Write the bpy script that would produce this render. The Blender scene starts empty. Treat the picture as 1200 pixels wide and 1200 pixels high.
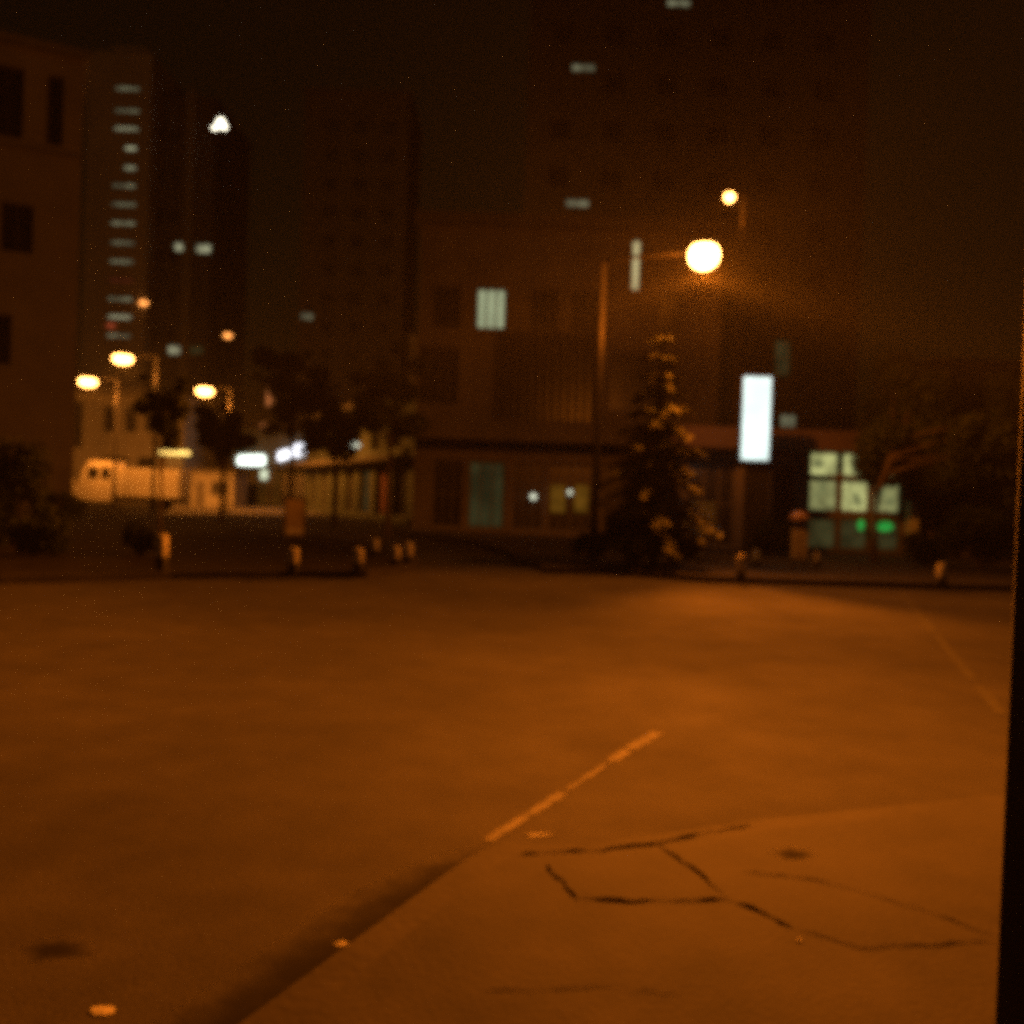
import bpy, math, random
from mathutils import Vector, Matrix
R = random.Random(7)
S = bpy.context.scene
COL = S.collection
PI = math.pi

# ------------------------------------------------------------------ camera
FPX, CAMH = 1080.0, 1.7
pitch, roll = -math.atan(17/FPX), math.radians(2.0)
Fv = Vector((0, math.cos(pitch), math.sin(pitch)))
U0 = Vector((0, -math.sin(pitch), math.cos(pitch)))
R0 = Vector((1, 0, 0))
Ri = R0*math.cos(roll) + U0*math.sin(roll)
Ui = U0*math.cos(roll) - R0*math.sin(roll)
CAM = Vector((0, 0, CAMH))

def ray(px, py):
    return Fv*FPX + Ri*(px-600) - Ui*(py-600)
def G(px, py, z=0.0):                 # the point of height z seen at that place of the photograph
    d = ray(px, py); t = (z-CAMH)/d.z
    return CAM + d*t
def D(px, py, Y):                     # the point of depth Y seen there
    d = ray(px, py)
    return CAM + d*(Y/d.y)

cd = bpy.data.cameras.new('camera'); cam = bpy.data.objects.new('camera', cd); COL.objects.link(cam)
cd.sensor_width = 36; cd.lens = 36*FPX/1200; cd.clip_end = 2000; cd.clip_start = 0.05
m = Matrix((Ri, Ui, -Fv)).transposed().to_4x4(); m.translation = CAM
cam.matrix_world = m
cd.dof.use_dof = True; cd.dof.focus_distance = 1.0; cd.dof.aperture_fstop = 3.7   # the phone missed focus
S.camera = cam

# ------------------------------------------------------------------ materials
def new_mat(name):
    mt = bpy.data.materials.new(name); mt.use_nodes = True
    nt = mt.node_tree; nt.nodes.clear()
    out = nt.nodes.new('ShaderNodeOutputMaterial')
    return mt, nt, out
def mat(name, col, rough=0.7, var=0.25, scale=3.0, bump=0.0, metal=0.0, spec=0.5, detail=6, col2=None, bscale=None, stretch=None):
    mt, nt, out = new_mat(name); N = nt.nodes; L = nt.links
    b = N.new('ShaderNodeBsdfPrincipled'); L.new(b.outputs[0], out.inputs[0])
    b.inputs['Roughness'].default_value = rough; b.inputs['Metallic'].default_value = metal
    b.inputs['Specular IOR Level'].default_value = spec
    tc = N.new('ShaderNodeTexCoord'); src = tc.outputs['Object']
    if stretch:
        mp = N.new('ShaderNodeMapping'); L.new(src, mp.inputs[0]); mp.inputs['Scale'].default_value = stretch; src = mp.outputs[0]
    n = N.new('ShaderNodeTexNoise'); n.inputs['Scale'].default_value = scale; n.inputs['Detail'].default_value = detail
    n.inputs['Roughness'].default_value = 0.65
    L.new(src, n.inputs['Vector'])
    r = N.new('ShaderNodeValToRGB'); L.new(n.outputs['Fac'], r.inputs[0])
    r.color_ramp.elements[0].position = 0.3; r.color_ramp.elements[1].position = 0.72
    c2 = col2 if col2 else tuple(min(1, c*(1+var)) for c in col)
    c1 = tuple(c*(1-var) for c in col)
    r.color_ramp.elements[0].color = (*c1, 1); r.color_ramp.elements[1].color = (*c2, 1)
    L.new(r.outputs[0], b.inputs['Base Color'])
    if bump:
        n2 = N.new('ShaderNodeTexNoise'); n2.inputs['Scale'].default_value = bscale or scale*8; n2.inputs['Detail'].default_value = 4
        L.new(src, n2.inputs['Vector'])
        bp = N.new('ShaderNodeBump'); bp.inputs['Strength'].default_value = bump; bp.inputs['Distance'].default_value = 0.02
        L.new(n2.outputs['Fac'], bp.inputs['Height']); L.new(bp.outputs[0], b.inputs['Normal'])
    return mt
def emis(name, col, strength, light=False, var=0.0, scale=2.0):
    mt, nt, out = new_mat(name); N = nt.nodes; L = nt.links
    e = N.new('ShaderNodeEmission'); e.inputs[0].default_value = (*col, 1); e.inputs[1].default_value = strength
    if var:
        tc = N.new('ShaderNodeTexCoord'); n = N.new('ShaderNodeTexNoise'); n.inputs['Scale'].default_value = scale
        L.new(tc.outputs['Object'], n.inputs['Vector'])
        mr = N.new('ShaderNodeMapRange'); L.new(n.outputs['Fac'], mr.inputs[0])
        mr.inputs[1].default_value = 0.35; mr.inputs[2].default_value = 0.65
        mr.inputs[3].default_value = strength*(1-var); mr.inputs[4].default_value = strength*(1+var)
        L.new(mr.outputs[0], e.inputs[1])
    L.new(e.outputs[0], out.inputs[0])
    if not light: mt.cycles.emission_sampling = 'NONE'
    return mt
def asphalt():
    mt, nt, out = new_mat('asphalt'); N = nt.nodes; L = nt.links
    b = N.new('ShaderNodeBsdfPrincipled'); L.new(b.outputs[0], out.inputs[0])
    tc = N.new('ShaderNodeTexCoord'); src = tc.outputs['Object']
    def noise(sc, det, rough=0.6):
        n = N.new('ShaderNodeTexNoise'); n.inputs['Scale'].default_value = sc; n.inputs['Detail'].default_value = det
        n.inputs['Roughness'].default_value = rough; L.new(src, n.inputs['Vector']); return n.outputs['Fac']
    def ramp(f, a, c, p0, p1):
        r = N.new('ShaderNodeValToRGB'); L.new(f, r.inputs[0])
        r.color_ramp.elements[0].color = (*a, 1); r.color_ramp.elements[1].color = (*c, 1)
        r.color_ramp.elements[0].position = p0; r.color_ramp.elements[1].position = p1; return r.outputs[0]
    def mul(a, c, f=1.0):
        x = N.new('ShaderNodeMix'); x.data_type = 'RGBA'; x.blend_type = 'MULTIPLY'; x.inputs[0].default_value = f
        L.new(a, x.inputs[6]); L.new(c, x.inputs[7]); return x.outputs[2]
    big = ramp(noise(0.35, 5), (0.048, 0.046, 0.042), (0.078, 0.074, 0.068), 0.35, 0.65)
    mid = ramp(noise(2.2, 6, 0.7), (0.78, 0.78, 0.78), (1.12, 1.12, 1.12), 0.35, 0.65)
    fine = ramp(noise(55, 3), (0.6, 0.6, 0.6), (1.35, 1.35, 1.35), 0.3, 0.7)
    c = mul(mul(big, mid), fine, 0.8)
    L.new(c, b.inputs['Base Color'])
    rr = ramp(noise(0.9, 5), (0.82,)*3, (0.92,)*3, 0.3, 0.7); L.new(rr, b.inputs['Roughness'])
    b.inputs['Specular IOR Level'].default_value = 0.06
    bp = N.new('ShaderNodeBump'); bp.inputs['Strength'].default_value = 0.35; bp.inputs['Distance'].default_value = 0.012
    L.new(noise(60, 3), bp.inputs['Height']); L.new(bp.outputs[0], b.inputs['Normal'])
    return mt
def foliage(name, a, c):
    mt, nt, out = new_mat(name); N = nt.nodes; L = nt.links
    b = N.new('ShaderNodeBsdfPrincipled'); b.inputs['Roughness'].default_value = 0.55
    b.inputs['Specular IOR Level'].default_value = 0.1
    g = N.new('ShaderNodeNewGeometry')
    r = N.new('ShaderNodeValToRGB'); L.new(g.outputs['Random Per Island'], r.inputs[0])
    r.color_ramp.elements[0].color = (*a, 1); r.color_ramp.elements[1].color = (*c, 1)
    L.new(r.outputs[0], b.inputs['Base Color'])
    L.new(b.outputs[0], out.inputs[0])
    return mt

M = {}
M['asphalt'] = asphalt()
M['paving'] = mat('concrete_paving', (0.032, 0.029, 0.026), 0.85, 0.45, 2.6, 0.16, col2=(0.056, 0.051, 0.045), bscale=40, spec=.1)
M['farpave'] = mat('far_paving', (0.055, 0.05, 0.046), 0.85, 0.3, 1.2, 0.3, bscale=20, spec=.1)
M['nearkerb'] = mat('near_kerb', (0.042, 0.038, 0.034), .85, .4, 3, .2, spec=.1)
M['kerb'] = mat('kerb_stone', (0.11, 0.10, 0.09), 0.8, 0.3, 3, 0.3)
M['soil'] = mat('verge_soil', (0.022, 0.019, 0.013), 0.95, 0.5, 3, 0.6, spec=.05)
M['dirt'] = mat('gutter_dirt', (0.02, 0.019, 0.017), 0.95, 0.35, 5, 0.2, spec=.05)
M['crack'] = mat('crack_dirt', (0.019, 0.017, 0.015), 0.95, 0.3, 12, spec=0)
M['whiteline'] = mat('worn_line', (0.12, 0.115, 0.10), 0.85, 0.45, 9, 0.2, spec=.1, col2=(0.36, 0.34, 0.30))
M['yellowline'] = mat('worn_yellow', (0.068, 0.066, 0.045), 0.85, 0.35, 6, 0.2, spec=.12)
M['litter'] = mat('litter_paper', (0.5, 0.48, 0.42), 0.8, 0.2, 20)
M['steel'] = mat('lamp_steel', (0.04, 0.036, 0.034), 0.8, 0.2, 8, spec=.15)
M['darksteel'] = mat('dark_steel', (0.035, 0.033, 0.03), 0.6, 0.3, 8)
M['blackpost'] = mat('dark_pillar_paint', (0.02, 0.018, 0.016), 0.75, 0.3, 5)
M['black'] = mat('black_paint', (0.015, 0.015, 0.015), 0.6, 0.3, 10)
M['white'] = mat('white_paint', (0.42, 0.4, 0.38), 0.6, 0.2, 10)
M['cream'] = mat('cream_plaster', (0.2, 0.185, 0.16), 0.9, 0.2, 0.6, 0.2, bscale=10)
M['brownwall'] = mat('brown_plaster', (0.12, 0.108, 0.09), 0.9, 0.3, 0.6, 0.2, bscale=10)
M['office'] = mat('office_plaster', (0.27, 0.25, 0.215), 0.9, 0.2, 0.6, 0.2, bscale=10)
M['grey'] = mat('grey_concrete', (0.19, 0.18, 0.165), 0.9, 0.25, 0.5, 0.2, bscale=8)
M['tower'] = mat('tower_concrete', (0.36, 0.33, 0.29), 0.9, 0.2, 0.15)
M['darkwall'] = mat('dark_render', (0.085, 0.077, 0.068), 0.9, 0.3, 0.5)
M['greenwall'] = mat('pale_green_plaster', (0.05, 0.062, 0.042), 0.9, 0.2, 0.6)
M['redwall'] = mat('red_paint', (0.10, 0.03, 0.025), 0.8, 0.2, 1)
M['roof'] = mat('roof_brown', (0.05, 0.034, 0.03), 0.85, 0.25, 1.5)
M['frame'] = mat('window_frame', (0.08, 0.075, 0.07), 0.6, 0.2, 4)
M['fin'] = mat('facade_fin', (0.08, 0.073, 0.066), 0.8, 0.2, 2)
M['glass'] = mat('dark_glass', (0.014, 0.014, 0.014), 0.3, 0.2, 1, spec=0.35)
M['truck'] = mat('truck_white', (0.6, 0.55, 0.45), 0.5, 0.08, 2)
M['rubber'] = mat('rubber', (0.02, 0.02, 0.02), 0.9, 0.2, 8)
M['amberboard'] = mat('poster_paper', (0.22, 0.17, 0.12), 0.7, 0.35, 5, col2=(0.3, 0.25, 0.18))
M['greyboard'] = mat('grey_green_board', (0.25, 0.28, 0.22), 0.7, 0.15, 4)
M['poster'] = emis('shop_poster', (.5,.55,.22), .30)
M['cabinet'] = mat('cabinet_paint', (0.55, 0.45, 0.28), 0.6, 0.15, 4)
M['hood'] = mat('hood_paint', (0.55, 0.35, 0.27), 0.6, 0.15, 4)
M['bark'] = mat('bark', (0.05, 0.037, 0.028), 0.9, 0.35, 6, 0.5, stretch=(1, 1, 0.2))
M['leaf_dark'] = foliage('leaf_dark', (0.012, 0.02, 0.007), (0.032, 0.042, 0.015))
M['leaf_mid'] = foliage('leaf_mid', (0.025, 0.035, 0.012), (0.06, 0.07, 0.025))
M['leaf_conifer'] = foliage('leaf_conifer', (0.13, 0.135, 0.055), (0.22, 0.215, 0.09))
AMB = (1.0, 0.218, 0.010)
M['lamp'] = emis('sodium_lamp', (1.0, 0.42, 0.09), 30, True)
M['lamp_far'] = emis('sodium_lamp_far', (1.0, 0.42, 0.09), 20)
M['lamp_small'] = emis('small_amber_lamp', (1.0, 0.34, 0.07), 3.0)
M['flood'] = emis('flood_white', (1.0, 0.92, 0.7), 4)
M['sign'] = emis('lightbox_white', (0.80, 0.98, 0.92), 1.3, True, 0.1, 1.5)
M['shopwhite'] = emis('shop_tube_white', (0.86, 1.0, 0.88), 2.6, True)
M['shopblue'] = emis('shop_tube_blue', (0.9, 0.92, 1.0), 2.2, True)
M['strip'] = emis('amber_tube', (1.0, 0.62, 0.14), 3)
M['slit'] = emis('stair_light', (0.70, 0.72, 0.42), 0.20, False, 0.5, 0.6)
M['slit_hi'] = emis('stair_light_bright', (0.85, 0.86, 0.52), 0.36, False, 0.3, 0.6)
M['slit_red'] = emis('stair_light_red', (0.6, 0.1, 0.05), 0.10)
M['win'] = emis('lit_window_green', (0.62, 0.72, 0.42), 0.50, False, 0.12, 1.0)
M['win_dim'] = emis('lit_window_dim', (0.55, 0.56, 0.2), 0.035, False, 0.4, 0.8)
M['win_strip'] = emis('lit_window_strip', (0.85, 0.75, 0.36), 0.55, False, 0.2, 0.4)
M['win_amber'] = emis('lit_window_amber', (0.75, 0.33, 0.03), 0.13, False, 0.3, 2)
M['store0'] = emis('store_pane', (0.76, 0.78, 0.30), 0.52, True, 0.3, 2.5)
M['store1'] = emis('store_pane_dim', (0.68, 0.7, 0.27), 0.30, True, 0.5, 2.5)
M['store2'] = emis('store_pane_low', (0.6, 0.58, 0.2), 0.05, False, 0.4, 2)
M['neon'] = emis('neon_green', (0.06, 1.0, 0.14), 0.30, True, 0.3, 4)
M['bulb'] = emis('tiny_bulb', (0.95, 1.0, 0.75), 1.1)

# ------------------------------------------------------------------ mesh helpers
class MB:
    def __init__(s): s.v = []; s.f = []
    def add(s, vs, fs):
        o = len(s.v); s.v += [tuple(p) for p in vs]; s.f += [tuple(i+o for i in f) for f in fs]; return s
    def box(s, x0, x1, y0, y1, z0, z1):
        return s.add([(x0,y0,z0),(x1,y0,z0),(x1,y1,z0),(x0,y1,z0),(x0,y0,z1),(x1,y0,z1),(x1,y1,z1),(x0,y1,z1)],
                     [(0,3,2,1),(4,5,6,7),(0,1,5,4),(1,2,6,5),(2,3,7,6),(3,0,4,7)])
    def tube(s, pts, rs, n=12, cap=True):
        pts = [Vector(p) for p in pts]; rings = []
        for i, p in enumerate(pts):
            a = pts[max(0, i-1)]; b = pts[min(len(pts)-1, i+1)]; d = (b-a).normalized()
            ref = Vector((0,0,1)) if abs(d.z) < 0.95 else Vector((1,0,0))
            u = d.cross(ref).normalized(); w = d.cross(u)
            r = rs[i] if isinstance(rs, (list, tuple)) else rs
            rings.append([p + (u*math.cos(t)+w*math.sin(t))*r for t in [2*PI*k/n for k in range(n)]])
        vs = [v for rg in rings for v in rg]; fs = []
        for i in range(len(pts)-1):
            for k in range(n):
                k2 = (k+1) % n; fs.append((i*n+k, (i+1)*n+k, (i+1)*n+k2, i*n+k2))
        if cap:
            fs.append(tuple(range(n))); fs.append(tuple(range((len(pts)-1)*n, len(pts)*n))[::-1])
        return s.add(vs, fs)
    def lathe(s, prof, n=20, c=(0,0,0)):
        vs = []; fs = []
        for r, z in prof:
            for k in range(n):
                t = 2*PI*k/n; vs.append((c[0]+r*math.cos(t), c[1]+r*math.sin(t), c[2]+z))
        for i in range(len(prof)-1):
            for k in range(n):
                k2 = (k+1) % n; fs.append((i*n+k, i*n+k2, (i+1)*n+k2, (i+1)*n+k))
        fs.append(tuple(range(n))[::-1]); fs.append(tuple(range((len(prof)-1)*n, len(prof)*n)))
        return s.add(vs, fs)
    def ell(s, c, r, n=16, mseg=10):
        vs = []; fs = []
        for i in range(1, mseg):
            a = PI*i/mseg
            for k in range(n):
                t = 2*PI*k/n
                vs.append((c[0]+r[0]*math.sin(a)*math.cos(t), c[1]+r[1]*math.sin(a)*math.sin(t), c[2]+r[2]*math.cos(a)))
        top = len(vs); vs.append((c[0], c[1], c[2]+r[2])); vs.append((c[0], c[1], c[2]-r[2]))
        for i in range(mseg-2):
            for k in range(n):
                k2 = (k+1) % n; fs.append((i*n+k, (i+1)*n+k, (i+1)*n+k2, i*n+k2))
        for k in range(n):
            k2 = (k+1) % n; fs.append((top, k, k2)); fs.append((top+1, (mseg-2)*n+k2, (mseg-2)*n+k))
        return s.add(vs, fs)
    def prism(s, poly, z0, z1):
        n = len(poly)
        ar = sum(poly[i][0]*poly[(i+1)%n][1]-poly[(i+1)%n][0]*poly[i][1] for i in range(n))
        if ar < 0: poly = poly[::-1]
        vs = [(p[0], p[1], z0) for p in poly]+[(p[0], p[1], z1) for p in poly]
        fs = [tuple(range(n))[::-1], tuple(range(n, 2*n))]
        for i in range(n): j = (i+1) % n; fs.append((i, j, n+j, n+i))
        return s.add(vs, fs)
    def ribbon(s, pts, ws, z):        # flat strip along ground points, jagged half-widths
        L_ = []; R_ = []
        for i, p in enumerate(pts):
            a = pts[max(0, i-1)]; b = pts[min(len(pts)-1, i+1)]
            d = Vector((b[0]-a[0], b[1]-a[1])).normalized(); nrm = Vector((-d.y, d.x))
            w = ws[i] if isinstance(ws, (list, tuple)) else ws
            L_.append((p[0]+nrm.x*w, p[1]+nrm.y*w, z)); R_.append((p[0]-nrm.x*w, p[1]-nrm.y*w, z))
        n = len(pts)
        return s.add(R_+L_, [(i, i+1, n+i+1, n+i) for i in range(n-1)])
    def build(s, name, material, parent=None, smooth=False, bevel=0.0):
        me = bpy.data.meshes.new(name); me.from_pydata(s.v, [], s.f); me.update()
        me.materials.append(material)
        o = bpy.data.objects.new(name, me); COL.objects.link(o)
        if smooth:
            me.polygons.foreach_set('use_smooth', [True]*len(me.polygons))
            me.set_sharp_from_angle(angle=math.radians(40)) if hasattr(me, 'set_sharp_from_angle') else None
        if parent: o.parent = parent
        if bevel:
            b = o.modifiers.new('bevel', 'BEVEL'); b.width = bevel; b.segments = 2; b.limit_method = 'ANGLE'
        return o
def tag(o, label=None, cat=None, group=None, kind=None):
    if label: o['label'] = label
    if cat: o['category'] = cat
    if group: o['group'] = group
    if kind: o['kind'] = kind
    return o
def thing(name, label, cat, loc=(0,0,0), rz=0.0, group=None):
    o = bpy.data.objects.new(name, None); COL.objects.link(o); o.empty_display_size = 0.3
    o.location = loc; o.rotation_euler = (0, 0, rz)
    return tag(o, label, cat, group)
def structure(o): return tag(o, kind='structure')
def copy_tree(o, parent=None):
    c = o.copy(); COL.objects.link(c); c.parent = parent
    for ch in list(o.children): copy_tree(ch, c)
    return c

# ------------------------------------------------------------------ ground and paving
gm = MB(); gm.add([(-260,-25,0),(260,-25,0),(260,340,0),(-260,340,0)], [(0,1,2,3)])
structure(gm.build('road', M['asphalt']))

def poly_px(pts, z): return [(G(x, y, z).x, G(x, y, z).y) for x, y in pts]
def jag(pts, n, amp):
    out = []
    for i in range(len(pts)-1):
        a, b = Vector(pts[i][:2]), Vector(pts[i+1][:2])
        for k in range(n):
            p = a.lerp(b, k/n); out.append((p.x+R.uniform(-amp, amp), p.y+R.uniform(-amp, amp)))
    out.append(tuple(pts[-1][:2])); return out

# near pavement corner
PZ = 0.13
corner = G(566, 992, PZ); left = G(280, 1200, PZ)
dl = (left-corner).normalized()
lfar = left + dl*7
e1 = G(690, 990, PZ); e2 = G(880, 962, PZ); e3 = G(1200, 928, PZ); e4 = e3 + (e3-e2)*4
c_in = [corner + dl*0.22, corner + dl*0.10 + Vector((0.03, 0.03, 0)), corner + Vector((0.10, 0.06, 0)), corner + Vector((0.24, 0.05, 0))]
edge = [lfar, left] + c_in + [e1, e2, e3, e4]
inner = []
for i, p in enumerate(edge):      # inset for the kerb stones
    a = edge[max(0, i-1)]; b = edge[min(len(edge)-1, i+1)]; d = (b-a).normalized(); nrm = Vector((d.y, -d.x, 0))
    inner.append(p + nrm*0.14)
pav = MB(); pav.prism([(p.x, p.y) for p in inner] + [(e4.x+2, -6), (lfar.x, -6)], -0.05, PZ)
structure(pav.build('pavement', M['paving']))
kb = MB()
n = len(edge)
for i in range(n-1):
    a, b, c, d = edge[i], edge[i+1], inner[i+1], inner[i]
    kb.add([(a.x,a.y,-.05),(b.x,b.y,-.05),(c.x,c.y,-.05),(d.x,d.y,-.05),(a.x,a.y,PZ),(b.x,b.y,PZ),(c.x,c.y,PZ),(d.x,d.y,PZ)],
           [(4,7,6,5),(0,4,5,1),(3,2,6,7)])
structure(kb.build('kerb', M['nearkerb']))
# dark band along the left kerb, thinning away from it
M['dirtfade'] = None
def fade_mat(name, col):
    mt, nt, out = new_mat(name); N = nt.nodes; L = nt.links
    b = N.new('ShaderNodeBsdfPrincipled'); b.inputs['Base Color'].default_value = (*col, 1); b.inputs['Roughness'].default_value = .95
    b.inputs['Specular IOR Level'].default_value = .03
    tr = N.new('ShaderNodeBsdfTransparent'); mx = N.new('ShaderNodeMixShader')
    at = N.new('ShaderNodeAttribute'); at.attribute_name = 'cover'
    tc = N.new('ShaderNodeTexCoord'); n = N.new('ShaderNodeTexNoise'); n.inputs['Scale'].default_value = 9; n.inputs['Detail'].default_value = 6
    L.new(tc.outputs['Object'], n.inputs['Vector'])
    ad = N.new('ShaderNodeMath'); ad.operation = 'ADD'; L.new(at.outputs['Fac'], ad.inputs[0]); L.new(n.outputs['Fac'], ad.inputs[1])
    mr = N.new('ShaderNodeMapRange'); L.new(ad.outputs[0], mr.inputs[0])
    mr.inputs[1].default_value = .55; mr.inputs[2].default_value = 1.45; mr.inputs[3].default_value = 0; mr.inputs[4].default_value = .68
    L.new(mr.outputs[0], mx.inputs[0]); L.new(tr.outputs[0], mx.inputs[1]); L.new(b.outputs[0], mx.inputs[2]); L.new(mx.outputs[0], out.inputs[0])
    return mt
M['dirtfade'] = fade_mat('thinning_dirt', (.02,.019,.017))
def fade_build(name, rows, covers, z, close=False):
    m_ = len(rows[0]); mb = MB(); fs = []
    for i in range(len(rows)-1):
        for k in range(m_ if close else m_-1):
            k2 = (k+1) % m_; fs.append((i*m_+k, i*m_+k2, (i+1)*m_+k2, (i+1)*m_+k))
    mb.add([(p[0],p[1],z) for r in rows for p in r], fs)
    o = mb.build(name, M['dirtfade'])
    a = o.data.attributes.new('cover', 'FLOAT', 'POINT')
    for i in range(len(rows)):
        for k in range(m_): a.data[i*m_+k].value = covers[i]
    return structure(o)
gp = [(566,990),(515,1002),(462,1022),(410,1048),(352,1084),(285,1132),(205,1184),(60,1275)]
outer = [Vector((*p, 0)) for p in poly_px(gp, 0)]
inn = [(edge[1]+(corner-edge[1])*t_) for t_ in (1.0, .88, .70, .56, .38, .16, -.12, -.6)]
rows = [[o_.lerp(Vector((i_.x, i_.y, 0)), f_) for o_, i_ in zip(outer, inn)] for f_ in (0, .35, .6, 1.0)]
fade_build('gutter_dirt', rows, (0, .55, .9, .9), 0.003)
def blot(name, px, py, z, rx, ry):
    c_ = G(px, py, z); rr_ = [R.uniform(.7,1.25) for _ in range(18)]
    rows = [[(c_.x+f_*rx*q*math.cos(2*PI*k/18), c_.y+f_*ry*q*math.sin(2*PI*k/18)) for k, q in enumerate(rr_)] for f_ in (1.5, .9, .45, .02)]
    return fade_build(name, rows, (0, .45, .95, 1), z+.003, True)
blot('road_stain', 65, 1112, 0, .10, .07)
blot('pavement_hole', 930, 1001, PZ, .075, .06)

def crack(pix, w, z=PZ+0.0005):
    pts = []
    for i in range(len(pix)-1):
        a = G(*pix[i], PZ); b = G(*pix[i+1], PZ); k = max(2, int((b-a).length/0.05))
        for j in range(k):
            p = a.lerp(b, j/k); pts.append((p.x+R.uniform(-.011,.011), p.y+R.uniform(-.011,.011)))
    pts.append(G(*pix[-1], PZ)[:2])
    ws = [.6*w*R.uniform(0.15, 1.7) for _ in pts]; ws[0] = ws[-1] = w*0.15
    return pts, ws
cm = MB()
for pix, w in (([(608,1001),(690,997),(760,990),(830,976),(880,967)], .013),
               ([(676,1053),(740,1056),(800,1056),(850,1052),(880,1062),(930,1088)], .015),
               ([(765,985),(800,1010),(850,1048)], .008),
               ([(870,1022),(960,1032),(1060,1060),(1165,1096)], .006),
               ([(930,1088),(1010,1110),(1165,1104)], .006),
               ([(640,1012),(676,1053)], .008),
               ([(566,1160),(700,1158),(800,1165)], .0035)):
    p, ws = crack(pix, w); cm.ribbon(p, ws, PZ+0.0045)
structure(cm.build('pavement_crack', M['crack']))
# worn white line leaving the corner
wl = MB()
def line_px(mb, pix, w, z, step=0.12, gap=0.0, rag=0.3):
    P = [G(x, y, 0) for x, y in pix]; pts = []
    for i in range(len(P)-1):
        k = max(1, int((P[i+1]-P[i]).length/step))
        for j in range(k): pts.append(P[i].lerp(P[i+1], j/k))
    pts.append(P[-1])
    run = []
    for p in pts:
        if gap and R.random() < gap and len(run) > 2:
            mb.ribbon([q[:2] for q in run], [w*R.uniform(1-rag, 1) for _ in run], z); run = []
        run.append(p)
    if len(run) > 1: mb.ribbon([q[:2] for q in run], [w*R.uniform(1-rag, 1) for _ in run], z)
line_px(wl, [(571,986),(600,968),(660,930)], .042, 0.004, .05, 0.04, .45)
line_px(wl, [(664,927),(716,893)], .026, 0.004, .05, 0.15, .6)
line_px(wl, [(717,892),(745,874),(771,859)], .055, 0.004, .05, 0.02, .35)
structure(wl.build('road_marking', M['whiteline']))
yl = MB(); line_px(yl, [(1040,676),(1065,705),(1100,748),(1135,790),(1175,838)], .06, 0.004, .3, 0.06, .4)
structure(yl.build('edge_marking', M['yellowline']))

# far pavements and verge
KZ = 0.14
def raised(pix, name, mt_top, kw=0.15, extra=None):
    poly = [Vector((*p, 0)) for p in poly_px(pix, 0)] + [Vector((*p, 0)) for p in (extra or [])]
    n = len(poly)
    ar = sum(poly[i].x*poly[(i+1)%n].y-poly[(i+1)%n].x*poly[i].y for i in range(n))
    if ar < 0: poly = poly[::-1]
    ins = []
    for i, p in enumerate(poly):
        d1 = (p-poly[i-1]).normalized(); d2 = (poly[(i+1) % n]-p).normalized(); d = (d1+d2).normalized()
        ins.append(p + Vector((-d.y, d.x, 0))*kw)
    a = MB(); a.prism([(p.x, p.y) for p in ins], -.05, KZ-.006); structure(a.build(name, mt_top))
    k = MB()
    for i in range(n):
        j = (i+1) % n; q = [poly[i], poly[j], ins[j], ins[i]]
        k.add([(v.x, v.y, -.05) for v in q]+[(v.x, v.y, KZ) for v in q], [(4,5,6,7),(0,1,5,4),(2,3,7,6)])
    structure(k.build('kerb', M['farpave']))
raised([(-260,690),(0,685),(200,679),(330,677),(430,677),(478,670),(492,662),(480,654),(430,640),(330,622),(200,612),(90,612),(-200,622)], 'verge', M['soil'])
raised([(640,672),(720,674),(830,683),(960,687),(1100,691),(1200,694),(1420,702)], 'far_pavement', M['farpave'],
       extra=[(40, 20), (40, 34), (5.6, 34), (1.0, 39), (-6, 41.7), (-4.8, 38), (-1.2, 32), (-0.2, 27)])
fc = MB(); fc.add([(*p, 0.004) for p in poly_px([(190,592),(236,586),(372,590),(392,602),(330,604),(196,603)], 0)], [tuple(range(6))])  # pale sheet, the lamplit stripe of road is put into its colour
structure(fc.build('side_path', mat('pale_concrete', (.26,.24,.21), .85, .25, .4, .2, bscale=8, spec=.1)))
# litter
def scrap(px, py, z, rx, ry, name, label, rz=0):
    c = G(px, py, z); mb = MB(); k = 9
    ring = [(rx*math.cos(2*PI*i/k)*R.uniform(.6,1.1), ry*math.sin(2*PI*i/k)*R.uniform(.6,1.1), R.uniform(.0,.003)) for i in range(k)]
    mb.add(ring+[(0,0,.004)], [(i,(i+1)%k,k) for i in range(k)])
    o = mb.build(name, M['litter']); o.location = (c.x, c.y, z+0.002); o.rotation_euler.z = rz
    sl = o.modifiers.new('thickness','SOLIDIFY'); sl.thickness = 0.002
    tag(o, label, 'litter')
scrap(122, 1185, 0, .045, .035, 'paper_scrap', 'pale crumpled scrap lying alone on the road at bottom left')
scrap(632, 979, 0, .075, .02, 'paper_scrap', 'flat whitish shred of litter beside the near end of the white line', .1)
scrap(400, 1107, PZ, .03, .018, 'paper_scrap', 'small pale fleck on the edge of the near kerb beside the dark gutter')
scrap(937, 1103, PZ, .012, .012, 'bottle_cap', 'tiny bright white speck on the cracked near pavement')

# dark pillar right beside the camera
pb = D(1177, 880, 2.26)
t = thing('dark_pillar', 'black square pillar standing close by along the right edge', 'pillar', (pb.x+0.19, 2.1, PZ))
b = MB(); b.box(-.19,.19,-.16,.16,0.02,4.2); b.build('shaft', M['blackpost'], t, bevel=.012)
b = MB(); b.box(-.23,.23,-.20,.20,-0.004,0.02); b.build('base_plate', M['darksteel'], t)

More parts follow.
